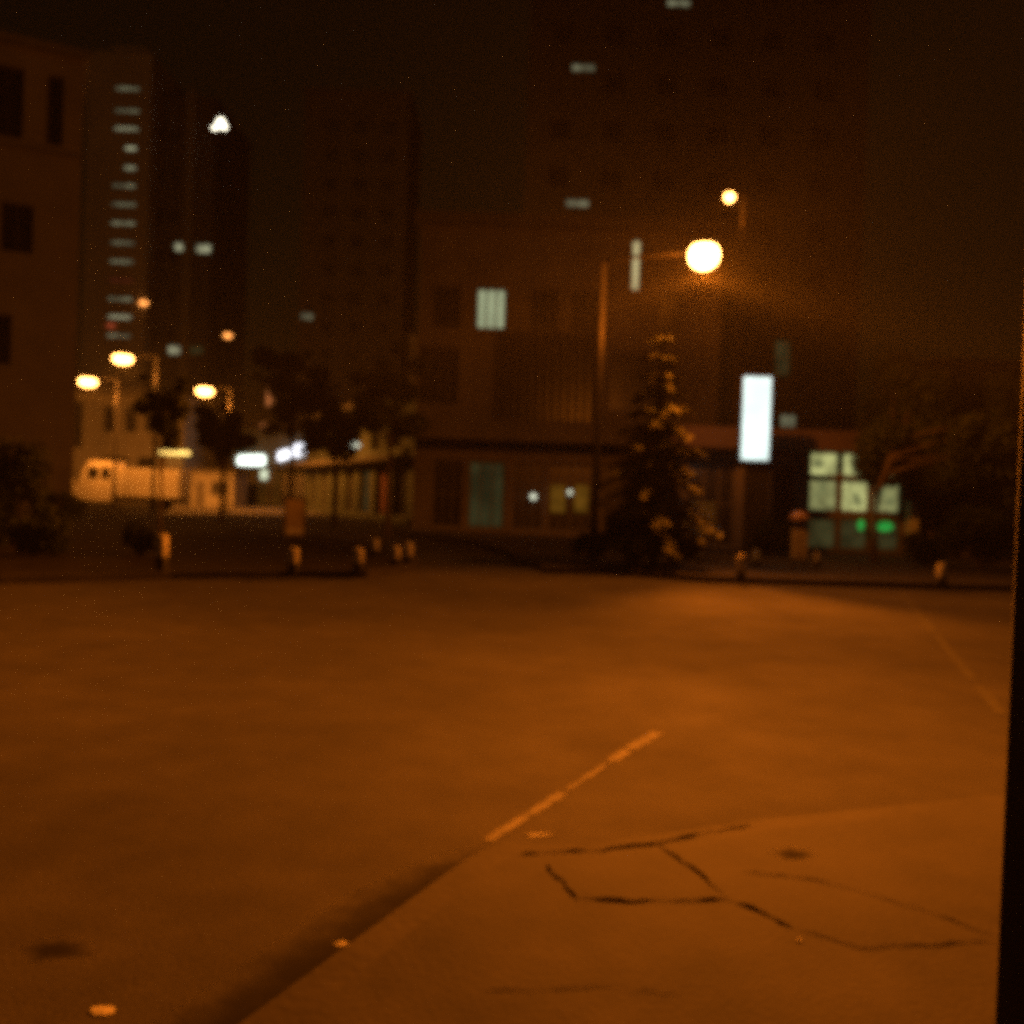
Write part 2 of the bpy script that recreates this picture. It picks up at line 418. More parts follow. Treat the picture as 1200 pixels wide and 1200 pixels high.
# ------------------------------------------------------------------ lamps
ies = bpy.data.texts.new('batwing')
ang = [0,15,30,40,50,55,60,65,68,71,74,77,80,85,90,100,120,150,180]
val = [1.0,1.05,1.3,1.8,2.7,4.0,7.0,13.5,20.0,23.0,21.0,18.0,15.0,12.0,10.0,9.0,8.0,6.0,5.0]
hang = [0, 12, 24, 40, 60, 90, 120, 180, 240, 270, 300, 320, 336, 348, 360]
hf = [1.0, 1.0, .98, .92, .7, .3, .12, .07, .12, .3, .7, .92, .98, 1.0, 1.0]       # thrown to the street side, little to the house side
ies.write("IESNA:LM-63-2002\nTILT=NONE\n1 1000 1 %d %d 1 2 0.1 0.1 0.1\n1 1 1\n%s\n%s\n%s\n" % (
    len(ang), len(hang), ' '.join(map(str, ang)), ' '.join(map(str, hang)),
    '\n'.join(' '.join('%.3f' % (v*14.15*(f if a > 10 else .6)*({30: 2.6, 40: 2.7, 50: 2.0, 55: 1.3}.get(a, 1) if (h < 15 or h > 345) else 1)) for a, v in zip(ang, val)) for h, f in zip(hang, hf))))
def add_light(name, loc, power, parent=None, col=AMB, batwing=True, size=0.12):
    ld = bpy.data.lights.new(name, 'POINT'); ld.energy = power; ld.color = col; ld.shadow_soft_size = size
    if batwing:
        ld.use_nodes = True; nt = ld.node_tree; e = nt.nodes.get('Emission')
        i = nt.nodes.new('ShaderNodeTexIES'); i.mode = 'INTERNAL'; i.ies = ies
        nt.links.new(i.outputs[0], e.inputs['Strength'])
    o = bpy.data.objects.new(name, ld); COL.objects.link(o); o.location = loc
    if parent: o.parent = parent
    return o
AMB2 = (1.0, 0.29, 0.03)
def street_lamp(label, base, head, power, lampmat, bowl=(.42,.24,.15), group='sodium street lamps', rise=.35, batwing=True, pr=.09, turn=0.0):
    t = thing('street_lamp', label, 'street lamp', base, 0, group)
    h = Vector(head)-Vector(base); zt = h.z+rise
    b = MB(); b.tube([(0,0,0),(0,0,1.1),(0,0,1.12),(0,0,zt)], [pr*1.25,pr*1.25,pr,pr*.55], 14); b.build('pole', M['steel'], t, True)
    hor = Vector((h.x, h.y, 0)); pts = []
    ln = max(hor.length-.35, .2); dr = hor.normalized() if hor.length > .05 else Vector((1,0,0))
    for i in range(8):
        s = i/7; pts.append(dr*(ln*s) + Vector((0,0, zt-.05 - (rise-.14)*s*s)))
    b = MB(); b.tube(pts, [pr*.5]*8, 10); b.build('arm', M['steel'], t, True)
    hd = MB(); hd.ell((0,0,bowl[2]*.8), (bowl[0]*.95, bowl[1]*.9, .12)); ho = hd.build('lamp_head', M['steel'], t, True)
    ho.location = h; ho.rotation_euler.z = math.atan2(dr.y, dr.x)
    bw = MB(); bw.ell((0,0,-.03), bowl); bw.build('bowl', lampmat, ho, True)
    if power: add_light('lamp_light', (h.x, h.y, h.z-bowl[2]-.22), power, t, AMB2 if turn else AMB, batwing).rotation_euler.z = turn
    return t
LY = 22.0
head = D(825, 298, LY)
pole = D(697, 600, 24.2)
street_lamp('brightest sodium street lamp, glaring over the road from a long arm beside the conifer',
            (pole.x, 24.2, KZ-.006), head, 2650, M['lamp'], bowl=(.36,.34,.33))
h2 = D(855, 230, 34)
street_lamp('tall lamp mast with a small amber head above and right of the brightest street lamp',
            (h2.x+.7, 34.8, 0), h2, 200, M['lamp_far'], bowl=(.17,.17,.16), pr=.1, group=None)
for (px, py, Y, dx, lab) in ((144,420,52,1.6,'sodium street lamp, highest of the three before the two-storey building'),
                             (103,447,58,1.5,'sodium street lamp, leftmost and half way down, near the office block'),
                             (240,458,60,1.4,'sodium street lamp right of the slim young tree, lowest of the three far lamps')):
    h = D(px, py, Y)
    street_lamp(lab, (h.x+dx, Y+.8, KZ-.006 if False else 0), h, 650, M['lamp_far'], turn=PI, bowl=(.52,.3,.26))

# ------------------------------------------------------------------ buildings
def facade(W, H, Dp, ops, rec=0.25):
    """closed block, front at y=0, with recessed openings (u0,u1,z0,z1)"""
    b = MB()
    us = sorted({0, W, *[o[0] for o in ops], *[o[1] for o in ops]}); zs = sorted({0, H, *[o[2] for o in ops], *[o[3] for o in ops]})
    for i in range(len(us)-1):
        for j in range(len(zs)-1):
            uc, zc = (us[i]+us[i+1])/2, (zs[j]+zs[j+1])/2
            if any(o[0] < uc < o[1] and o[2] < zc < o[3] for o in ops): continue
            b.add([(us[i],0,zs[j]),(us[i+1],0,zs[j]),(us[i+1],0,zs[j+1]),(us[i],0,zs[j+1])], [(0,1,2,3)])
    for u0,u1,z0,z1 in [o[:4] for o in ops]:
        b.add([(u0,0,z0),(u1,0,z0),(u1,0,z1),(u0,0,z1),(u0,rec,z0),(u1,rec,z0),(u1,rec,z1),(u0,rec,z1)],
              [(0,4,5,1),(1,5,6,2),(2,6,7,3),(3,7,4,0),(4,7,6,5)])
    b.add([(0,0,0),(W,0,0),(W,Dp,0),(0,Dp,0),(0,0,H),(W,0,H),(W,Dp,H),(0,Dp,H)], [(1,2,6,5),(2,3,7,6),(3,0,4,7),(4,5,6,7)])
    return b
def window(parent, o, pane, rec=0.25, mull=1, trans=0, fw=.06, name='window', label=None, framemat=None):
    u0,u1,z0,z1 = o[:4]; y0, y1 = rec-.12, rec-.05
    f = MB()
    f.box(u0,u0+fw,y0,y1,z0,z1); f.box(u1-fw,u1,y0,y1,z0,z1); f.box(u0+fw,u1-fw,y0,y1,z1-fw,z1); f.box(u0+fw,u1-fw,y0,y1,z0,z0+fw)
    for k in range(mull):
        c = u0+(u1-u0)*(k+1)/(mull+1); f.box(c-fw*.4,c+fw*.4,y0+.003,y1,z0+fw,z1-fw)
    for k in range(trans):
        c = z0+(z1-z0)*(k+1)/(trans+1); f.box(u0+fw,u1-fw,y0+.006,y1,c-fw*.4,c+fw*.4)
    fo = f.build(name, framemat or M['frame'], parent)
    if label: fo['label'] = label
    p = MB(); p.box(u0+.02,u1-.02,rec-.045,rec-.015,z0+.02,z1-.02); p.build('pane', pane, fo)
    return fo

# -- office block at far left
P1 = D(90, 400, 42); W = 16.0; brz = math.radians(27); bdir = Vector((math.cos(brz), math.sin(brz), 0))
P0 = Vector((P1.x, P1.y, 0)) - bdir*W; Y = X0 = None
def hitp(px, py):
    d = ray(px, py); nrm = Vector((-bdir.y, bdir.x, 0)); return CAM + d*((P0-CAM).dot(nrm)/d.dot(nrm))
def pxop(x0, x1, y0, y1, Y=None, X0=None):
    a, c = hitp(x0, y1), hitp(x1, y0); ha, hc_ = (a-P0).dot(bdir), (c-P0).dot(bdir)
    return (ha, hc_, a.z, hitp(x0, y0).z)
H = hitp(60, 62).z
root = thing('office_block', 'plain cream office block with a pillared top storey, far left', 'building', P0, brz)
ops = [pxop(-60,-10,235,295,Y,X0), pxop(0,40,235,293,Y,X0), pxop(-60,-32,365,425,Y,X0), pxop(-25,14,365,425,Y,X0),
       pxop(-60,-20,70,155,Y,X0), pxop(-12,29,72,156,Y,X0), pxop(54,76,78,160,Y,X0)]
ops[0] = (ops[0][0], ops[1][0]-.6, ops[1][2], ops[1][3]); ops[2] = (ops[2][0], ops[3][0]-.6, ops[3][2], ops[3][3])
zt0, zt1 = ops[5][2], ops[5][3]
ops[4] = (ops[4][0], ops[5][0]-.6, zt0, zt1); ops[6] = (ops[6][0], ops[6][1], zt0, zt1)
facade(W, H, 9, ops, .35).build('wall', M['office'], root)
for i, o in enumerate(ops): window(root, o, M['glass'], .35, 1 if i < 6 else 0, 0)
b = MB(); b.box(-.25, W+.25, -.3, 9.3, H+.003, H+.35); b.build('roof', M['grey'], root)
b = MB(); b.box(0, W+.08, -.12, -.003, zt0-.42, zt0-.18); b.build('string_course', M['grey'], root)
gops = 0
def pxop(x0, x1, y0, y1, Y, X0):
    a = D(x0, y1, Y); b = D(x1, y0, Y); return (a.x-X0, b.x-X0, a.z, b.z)
# -- stair tower, far
Y = 147
xa, xb = D(98, 300, Y).x, D(172, 300, Y).x
root = thing('stair_tower', 'tall dark tower with a ladder of lit stair slits', 'tower', (xa, Y, 0))
W = xb-xa; H = D(148, 70, Y).z
ys = [103,129,150,173,196,217,239,261,284,306,328,350,371,393]
ops = []
for y in ys:
    xc = 149-(y-103)*0.036
    c = D(xc, y, Y); ops.append((c.x-xa-1.95, c.x-xa+1.95, c.z-.30, c.z+.30)) if y not in (173,196) else ops.append((c.x-xa-.1, c.x-xa+1.8, c.z-.34, c.z+.34))
facade(W, H, 20, ops, .4).build('wall', M['tower'], root)
for i, (o, y) in enumerate(zip(ops, ys)):
    um = (o[0]+o[1])/2
    if y in (173, 196): window(root, o, M['slit_hi'], .4, 0, 0, .06); continue
    window(root, o, M['slit_red'] if y == 328 else M['slit_hi'] if y in (150,371) else M['slit'], .4, 1, 0, .10)
b = MB(); b.prism([(0,0),(W,0),(W,20),(0,20)], H+.003, H+1.2); b.prism([(W*.28,2),(W*.85,2),(W*.85,14),(W*.28,14)], H+1.203, H+3.0); b.build('roof', M['tower'], root)
sx = D(172,356,Y); 
lb = MB(); lb.ell((sx.x-xa-.3, -.5, sx.z), (.7,.3,.32)); lb.build('wall_lamp', M['lamp_small'], root, True)
rl = D(131,382,Y); lb = MB(); lb.ell((rl.x-xa, -.4, rl.z), (.7,.3,.28)); lb.build('red_lamp', emis('red_lamp', (1,.16,.06), .35), root, True)
# -- slab beside it
Y = 150; xa, xb = D(173, 300, Y).x, D(247, 300, Y).x
root = thing('slab_tower', 'dark slab tower with one pale vertical rib, right of the stair slits', 'tower', (xa, Y, 0))
W = xb-xa; H = D(205,118,Y).z
ops = []
cells = [(212,289,1),(238,291,1),(205,410,1),(229,410,2)]
for x,y,k in cells: c = D(x,y,Y); ops.append((c.x-xa-1.2, c.x-xa+1.2, c.z-.7, c.z+.7))
for k in range(8):
    z = 12+6.5*k
    for u in (1.6, 4.0):
        ops.append((u-.8, u+.8, z, z+1.8))
facade(W, H, 20, ops, .4).build('wall', M['darkwall'], root)
for i, o in enumerate(ops): window(root, o, (M['slit_hi'] if cells[i][2] == 1 else M['win_dim']) if i < 4 else M['glass'], .4, 0 if i < 4 else 1, 0, .1)
rb = D(221,300,Y).x-xa
b = MB(); b.box(rb-.7, rb+.7, -.8, -.003, 0, H+1.5); b.build('rib', M['cream'], root)
b = MB(); b.box(-.2, W+.3, -.2, 20.2, H+.003, H+.6); b.build('parapet', M['darkwall'], root)
fl = D(258,145,147)
t = thing('floodlight', 'bright white floodlight high on the slab tower corner', 'floodlight', (fl.x, 147, fl.z))
b = MB(); b.tube([(-3.4,4.2,-.3),(-.6,3.0,-.3),(-.1,.6,-.2)], .12, 8); b.build('bracket', M['darksteel'], t)
b = MB(); b.ell((0,.3,0), (1.5,.5,1.6)); b.build('housing', M['darksteel'], t, True)
b = MB(); b.ell((.1,-.1,.1), (.62,.35,.75)); b.ell((-.75,-.2,-.75),(.5,.25,.3)); b.ell((.75,-.2,-.55),(.42,.25,.42)); b.build('lens', M['flood'], t, True)

# -- two-storey building behind the truck
Y = 84; xa, xb = D(76,500,Y).x, D(216,500,Y).x
root = thing('two_storey_building', 'amber-lit two-storey building with a flat overhanging roof behind the white truck', 'building', (xa, Y, 0))
W = xb-xa; H = D(130,462,Y).z
ops = [pxop(80,97,470,524,Y,xa), pxop(121,138,476,506,Y,xa), pxop(146,160,476,506,Y,xa), pxop(170,186,476,506,Y,xa), pxop(196,210,476,506,Y,xa),
       pxop(118,150,536,585,Y,xa), pxop(160,182,536,585,Y,xa)]
ops = [(max(.2,o[0]), min(W-.2,o[1]), max(.3,o[2]), min(H-.3,o[3])) for o in ops]
facade(W, H, 12, ops, .3).build('wall', M['cream'], root)
for o in ops: window(root, o, M['glass'], .3, 1, 0, .08)
b = MB(); b.box(-.5, W*.72, -1.1, 12.3, H+.003, H+.55); b.build('roof', M['darkwall'], root)
sa, sb = D(187,530,Y-1), D(222,531,Y-1)
b = MB(); b.tube([(sa.x-xa,-1,sa.z),(sb.x-xa,-1,sb.z)], .14, 8)
so = b.build('strip_light', M['strip'], root, True)
b = MB(); b.box(sa.x-xa-.2, sb.x-xa+.2, -1.3, -.003, sa.z+.2, sa.z+.4); b.build('canopy', M['darkwall'], root)

# -- low wall right of the truck
Y = 78; xa, xb = D(224,560,Y).x, D(274,560,Y).x
root = thing('low_kiosk', 'low brown flat-roofed kiosk between the truck and the white-lit shops', 'kiosk', (xa, Y, 0))
H = D(250,553,Y).z; W = xb-xa
ops = [(.4, 1.2, .02, 2.1), (1.7, W-.4, 1.0, 2.2)]
facade(W, H, 4, ops, .2).build('wall', M['cream'], root)
window(root, ops[0], M['darkwall'], .2, 0, 0, .06, 'door'); window(root, ops[1], M['glass'], .2, 2)
b = MB(); b.box(-.2, W+.2, -.4, 4.2, H+.003, H+.2); b.build('roof', M['darkwall'], root)

# -- white-lit shops at the end of the side street
Y = 88; xa, xb = D(272,540,Y).x, D(372,540,Y).x
root = thing('shop_row', 'row of shops under glaring white fluorescent fascias at the far end of the side street', 'shop', (xa, Y, 0))
W = xb-xa; H = D(320,505,Y).z
ops = [pxop(278,302,556,588,Y,xa), pxop(313,320,552,588,Y,xa), pxop(328,360,556,588,Y,xa)]
ops = [(o[0],o[1],.1,o[3]) for o in ops]
facade(W, H, 10, ops, .4).build('wall', M['greenwall'], root)
for o in ops: window(root, o, M['glass'], .4, 1, 1, .08)
def bar(x0,y0,x1,y1,th,mt_,name,dy=-.6):
    a, c = D(x0,y0,Y+dy), D(x1,y1,Y+dy); q = MB()
    q.add([(a.x-xa,dy,a.z-th),(c.x-xa,dy,c.z-th),(c.x-xa,dy,c.z+th),(a.x-xa,dy,a.z+th),
           (a.x-xa,dy*.01,a.z-th),(c.x-xa,dy*.01,c.z-th),(c.x-xa,dy*.01,c.z+th),(a.x-xa,dy*.01,a.z+th)],
          [(0,1,2,3),(7,6,5,4),(0,4,5,1),(2,6,7,3),(1,5,6,2),(0,3,7,4)])
    return q.build(name, mt_, root, bevel=.1)
bar(278,540,309,539,.48,M['shopwhite'],'light_fascia')
bar(325,535,343,530,.42,M['shopblue'],'light_fascia')
bar(340,529,361,525,.55,M['shopblue'],'light_fascia', -.9)
bar(276,528,284,529,.2,M['win_dim'],'light_fascia')
sp = D(309,556,Y-.4); b = MB(); b.box(sp.x-xa-.28,sp.x-xa+.28,-.5,-.003,sp.z-.45,sp.z+.45); b.build('small_sign', emis('small_sign', (.9,1,.7), .9), root, bevel=.05)
b = MB(); b.box(-.1,W+.1,-1.6,-.003,D(320,548,Y).z,D(320,548,Y).z+.12); b.build('canopy', M['darkwall'], root)

t = thing('roof_sign', 'dim reddish vertical sign on a post above the white-lit shops, seen past the trees', 'sign', (D(308,480,87).x, 90, H+.003))
b = MB(); b.tube([(0,0,0),(0,0,D(308,446,90).z-H)], .09, 8); b.build('post', M['darksteel'], t)
rs = emis('sign_red_orange', (1,.30,.08), .35, False, .6, 1.2)
b = MB(); b.box(-.42,.42,-.35,-.1,D(308,476,90).z-H,D(308,446,90).z-H); b.build('sign_panel', rs, t, bevel=.05)
b = MB(); b.ell((-.5,-.3,D(302,500,90).z-H),(.55,.2,.4)); b.build('sign_lamp', rs, t, True)
# -- arcade whose long side runs back along the side street
A = G(356,598,0); B = G(486,614,0); dv = (B-A); W = dv.length; rz = math.atan2(dv.y, dv.x)
root = thing('arcade_building', 'pale green arcade with shopfronts running back along the side street', 'building', (A.x,A.y,0), rz)
H = 7.5
ops = []
for k in range(7):
    u = 1.0+k*(W-1.5)/7; ops.append((u, u+(W-1.5)/7-1.0, .35, 3.2))
for k in range(6): u = 1.5+k*(W-2)/6; ops.append((u, u+2.0, 4.5, 6.3))
facade(W, H, 9, ops, .5).build('wall', M['greenwall'], root)
for i, o in enumerate(ops): window(root, o, M['redwall'] if i == 5 else M['win_dim'] if i == 4 else M['glass'], .5, 1, 0, .08, 'shopfront' if i < 7 else 'window')
b = MB(); b.box(-.3,W+.3,-1.6,-.003,3.6,3.85); b.build('canopy', M['darkwall'], root)
b = MB(); b.box(-.3,W+.3,-.3,9.3,H+.003,H+.4); b.build('roof', M['darkwall'], root)
b = MB(); b.box(0,W,-.5,-.003,0,.25); b.build('plinth', M['greenwall'], root)
lp = D(415,521,64); lq = root.matrix_world
t = thing('canopy_lamp', 'small white lamp hanging off the arcade canopy above its trunk-dark bay', 'lamp', (lp.x, 64, lp.z))
b = MB(); b.ell((0,0,0),(.42,.3,.2)); b.build('globe', M['bulb'], t, True)
b = MB(); b.tube([(0,0,.15),(0,0,.6),(1.5,.8,.6)], .04, 6); b.build('bracket', M['darksteel'], t)

# -- main corner building
Y = 42; xa, xb = D(488,450,Y).x, D(842,450,Y).x
root = thing('corner_building', 'wide brown corner building with fins, a canopy and one lit triple window', 'building', (xa, Y, 0))
W = xb-xa; H = D(660,268,Y).z
lit = pxop(557,594,337,385,Y,xa); fins = pxop(578,702,392,492,Y,xa)
strip = pxop(740,752,280,339,Y,xa)
ops = [lit, fins]
for x0,x1 in ((506,540),(620,655),(668,702),(772,800)): ops.append((*pxop(x0,x1,337,385,Y,xa)[:2], lit[2], lit[3]))
ops.append((*pxop(505,552,0,0,Y,xa)[:2], fins[2]+.6, fins[3]-.8)); ops.append((*pxop(730,810,0,0,Y,xa)[:2], fins[2]+.6, fins[3]-.8))
g0 = [(506,540),(548,590),(600,636),(642,694),(706,752),(762,826)]
gops = [(D(a,600,Y).x-xa, D(c,600,Y).x-xa, .25, 3.3) for a,c in g0]
facade(W, H, 14, ops+gops+[strip], .35).build('wall', M['brownwall'], root)
window(root, lit, M['win'], .35, 2, 0, .10, label='lit pale green triple window', framemat=M['fin'])
window(root, strip, M['win_strip'], .35, 0, 0, .05, label='tall narrow lit window')
f = window(root, fins, M['glass'], .35, 0, 1, .08, label='long finned window band')
for k in range(13):
    u = fins[0]+(fins[1]-fins[0])*(k+.5)/13; q = MB(); q.box(u-.05,u+.05,-.35,.22,fins[2]-.1,fins[3]+.1); q.build('fin', M['fin'], f)
for o in ops[2:]: window(root, o, M['glass'], .35, 2 if o in ops[2:6] else 3, 0, .08)
for i, o in enumerate(gops):
    fr = window(root, o, M['win_dim'] if i == 1 else M['glass'], .35, 3 if i == 3 else 2, 1 if i in (0,2,4) else 0, .08, 'shopfront')
    if i == 3:
        for x0,x1 in ((645,663),(673,690)):
            q0 = pxop(x0,x1,569,600,Y,xa); q = MB(); q.box(q0[0],q0[1],.16,.22,q0[2],q0[3]); q.build('lit_panel', M['win_amber'], fr)
b = MB(); b.box(-.8,W+.2,-2.2,-.003,4.25,4.6); b.build('canopy', M['roof'], root)
b = MB(); b.box(-.8,W+.2,-2.3,-2.203,4.15,5.0); b.build('fascia', M['darkwall'], root)
b = MB(); b.box(-.3,W+.3,-.4,14.3,H+.003,H+.5); b.build('roof', M['darkwall'], root)
for x,y,rad in ((625,582,.13),(668,577,.10)):
    c = D(x,y,Y-.4); q = MB(); q.ell((c.x-xa,-.4,c.z),(rad,rad,rad),12,8); q.tube([(c.x-xa,-.3,c.z),(c.x-xa,.28,c.z)], .03, 6); q.build('wall_lamp', M['bulb'], root, True)

# -- tall dark tower behind
Y = 78; xa, xb = D(612,300,Y).x, D(1010,300,Y).x
root = thing('dark_tower', 'very tall dark tower block behind the corner building with few lit windows', 'tower', (xa, Y, 0))
W = xb-xa; H = 58
sm_ = []
for x,y in ((684,78),(677,237),(796,2)):
    c = D(x,y,Y); sm_.append((c.x-xa-1.0, c.x-xa+1.0, c.z-.35, c.z+.35))
pil = pxop(908,928,398,440,Y,xa); lo = pxop(915,934,486,500,Y,xa)  # pil: pale pilaster, drawn as a dim self-glowing pane
ops = sm_+[pil, lo]
darks = []
for k in range(9):
    for j in range(6):
        u = 2+j*4.4; z = 20+k*4
        o = (u, u+1.8, z, z+1.7)
        if u+1.8 < W-1 and not any(o[0] < q[1]+.4 and o[1] > q[0]-.4 and o[2] < q[3]+.4 and o[3] > q[2]-.4 for q in ops): darks.append(o)
facade(W, H, 18, ops+darks, .4).build('wall', M['darkwall'], root)
for i, o in enumerate(sm_): window(root, o, M['slit'], .4, 1, 0, .08)
window(root, pil, M['win_dim'], .4, 0, 0, .06); window(root, lo, M['slit'], .4, 1, 0, .06)
for o in darks: window(root, o, M['glass'], .4, 1, 0, .08)
b = MB(); b.box(-.3,W+.3,-.3,18.3,H+.003,H+.8); b.build('roof', M['darkwall'], root)

# -- store on the right
Y = 33; xa = D(792,560,Y).x; W = 15.5; H = D(900,506,Y).z
root = thing('corner_store', 'low store with lit yellow-green windows and brown roof edge, behind the right tree', 'shop', (xa, Y, 0))
cols = [(949,984),(987,1021),(1025,1058)]
ops = []; kinds = []
rows = [(528,559),(562,600),(608,644)]
for ci,(a,c) in enumerate(cols):
    u0 = D(a,580,Y).x-xa; u1 = D(c,580,Y).x-xa
    for ri,(r0,r1) in enumerate(rows):
        z1 = D(985,r0,Y).z; z0 = D(985,r1,Y).z
        ops.append((u0,u1,max(z0,.18),z1)); kinds.append(('store0' if (ci,ri) in ((0,0),(1,1),(1,0)) else 'store1' if ri < 2 else 'store2'))
ops += [(D(806,580,Y).x-xa, D(862,580,Y).x-xa, .25, 3.2), (D(872,580,Y).x-xa, D(936,580,Y).x-xa, .02, 3.2)]
ops += [(D(1095,580,Y).x-xa, D(1140,580,Y).x-xa, .4, 3.0)]
facade(W, H-.7, 9, ops, .3).build('wall', M['darkwall'], root)
for o, k in zip(ops[:9], kinds):
    w = window(root, o, M[k], .3, 0, 0, .07)
    if k == 'store1' or k == 'store0':
        for q in range(2):
            pu = o[0]+.12+R.random()*(o[1]-o[0]-.5); pz = o[2]+.1+R.random()*(o[3]-o[2]-.55)
            p = MB(); p.box(pu,pu+R.uniform(.16,.3),.21,.245,pz,pz+R.uniform(.2,.4)); p.build('poster', M['poster'], w)
window(root, ops[9], M['glass'], .3, 2, 1); window(root, ops[10], M['glass'], .3, 1, 0, .08, 'door'); window(root, ops[11], M['glass'], .3, 1)
b = MB(); b.box(-.5,W+.5,-1.5,9.5,H-.697,H-.25); b.build('roof', M['roof'], root)
b = MB(); b.box(-.5,W+.5,-1.6,-1.503,H-.72,H); b.build('fascia', M['roof'], root)
cx = D(1069,600,Y-.5).x-xa; b = MB(); b.box(cx-.17,cx+.17,-.7,-.36,0,D(1069,588,Y).z); b.build('column', M['greyboard'], root, bevel=.02)
n0 = D(1037,617,Y-.25); n1 = D(1009,618,Y-.25)
t = thing('neon_sign', 'glowing green neon sign low in the lit store window', 'sign', (n0.x, Y-.25, n0.z))
def neon(cx, cz, rx, rz_):
    b = MB(); b.tube([(cx+rx*math.cos(a_*PI/9), 0, cz+rz_*math.sin(a_*PI/9)) for a_ in range(19)], .055, 8)
    b.tube([(cx-rx*.7+rx*1.4*k/8, .01, cz+rz_*.55*(-1)**k) for k in range(9)], .05, 8); b.build('tube', M['neon'], t, True)
neon(0, 0, .24, .12); neon(n1.x-n0.x, .02, .07, .15)
b = MB(); b.box(n1.x-n0.x-.2,.45,.08,.12,-.3,-.26); b.build('bracket', M['darksteel'], t)

# -- dark slab far behind the side street
Y = 130; xa, xb = D(352,300,Y).x, D(474,300,Y).x
root = thing('apartment_slab', 'near-black apartment slab with a few faint lights, middle distance left of centre', 'building', (xa, Y, 0))
W = xb-xa; H = D(410,110,Y).z
ops = []; k_ = []
for x,y in ((366,466),(379,462),(347+12,370)):
    c = D(x,y,Y); ops.append((c.x-xa-.9,c.x-xa+.9,c.z-.5,c.z+.5)); k_.append('slit')
for k in range(9):
    for j in range(3):
        u = 3+j*4; z = 20+k*4; ops.append((u,u+1.8,z,z+1.8)); k_.append('glass')
facade(W, H, 16, ops, .4).build('wall', M['darkwall'], root)
for o, k in zip(ops, k_): window(root, o, M[k], .4, 1, 0, .1)
b = MB(); b.box(-.3,W+.3,-.3,16.3,H+.003,H+.6); b.build('roof', M['darkwall'], root)
# amber lamp on a post far behind
h = D(267,393,112)
street_lamp('very small amber lamp on a high post between the towers', (h.x+1,112.6,0), h, 0, M['lamp_small'], bowl=(.5,.3,.28), group=None, pr=.14)

# -- far low blocks closing the street ends
for (x0,x1,yt,Y,lab) in ((-140,-60,380,120,'dark far block at the left border, beyond the office block'),
                         (1090,1300,430,60,'dark building beyond the right tree crown'),
                         (474,640,400,95,'dark far block showing between the arcade and the corner building')):
    xa, xb = D(x0,560,Y).x, D(x1,560,Y).x; H = D((x0+x1)/2,yt,Y).z; W = xb-xa
    root = thing('far_building', lab, 'building', (xa,Y,0))
    ops = []
    for k in range(int((H-4)/3.6)):
        for j in range(max(2, int(W/4))):
            u = 1+j*(W-1)/max(2,int(W/4)); ops.append((u,u+1.6,3+k*3.6,4.7+k*3.6))
    facade(W,H,10,ops,.3).build('wall', M['darkwall'], root)
    for o in ops: window(root, o, M['glass'], .3, 1)
    b = MB(); b.box(-.2,W+.2,-.2,10.2,H+.003,H+.4); b.build('roof', M['darkwall'], root)

# ------------------------------------------------------------------ truck
tp = D(146,575,62)
t = thing('box_truck', 'white box truck parked under the far lamps, cab to the left', 'truck', (tp.x, 62, 0), math.radians(4))
b = MB(); b.box(-.25,3.9,-1.15,1.15,.85,2.75); b.build('cargo_box', M['truck'], t, bevel=.06)
b = MB(); b.box(-4.0,3.8,-.5,.5,.52,.82); b.build('chassis', M['darksteel'], t)
b = MB(); prof = [(-4.35,.5),(-.32,.5),(-.32,3.15),(-2.0,3.15),(-2.75,1.95),(-4.2,1.6),(-4.4,1.45)]
n = len(prof); b.add([(x,-1.08,z) for x,z in prof]+[(x,1.08,z) for x,z in prof], [tuple(range(n)), tuple(range(n,2*n))[::-1]]+[(i,n+i,n+(i+1)%n,(i+1)%n) for i in range(n)])
cab = b.build('cab', M['truck'], t, bevel=.06)
for x0,x1 in ((-2.0,-1.35),(-1.15,-.6)):
    b = MB(); b.box(x0,x1,-1.105,-1.075,2.0,2.75); b.build('side_window', M['glass'], cab)
b = MB(); b.add([(-2.70,-.95,2.1),(-2.70,.95,2.1),(-2.1,.95,3.05),(-2.1,-.95,3.05),(-2.76,-.95,2.1),(-2.76,.95,2.1),(-2.16,.95,3.05),(-2.16,-.95,3.05)],
    [(0,1,2,3),(7,6,5,4),(0,4,5,1),(2,6,7,3),(1,5,6,2),(0,3,7,4)]); b.build('windscreen', M['glass'], cab)
b = MB(); b.box(-4.5,-4.36,-1.1,1.1,.45,.75); b.build('bumper', M['darksteel'], t)
for s in (-.8,.8):
    b = MB(); b.ell((-4.38,s,1.05),(.05,.16,.13),12,8); b.build('headlight', M['white'], t, True)
b = MB(); b.box(-2.6,-2.45,-1.45,-1.25,2.0,2.45); b.tube([(-2.5,-1.3,2.2),(-2.3,-1.05,2.3)],.025,6); b.build('mirror', M['darksteel'], t)
for x in (-3.2,2.4):
    for s in (-.95,.95):
        w = MB(); w.tube([(x,s-.14,.48),(x,s+.14,.48)], .48, 20); wo = w.build('wheel', M['rubber'], t, True)
        q = MB(); q.tube([(x,s-.16,.48),(x,s+.16,.48)], .22, 14); q.build('rim', M['steel'], wo, True)

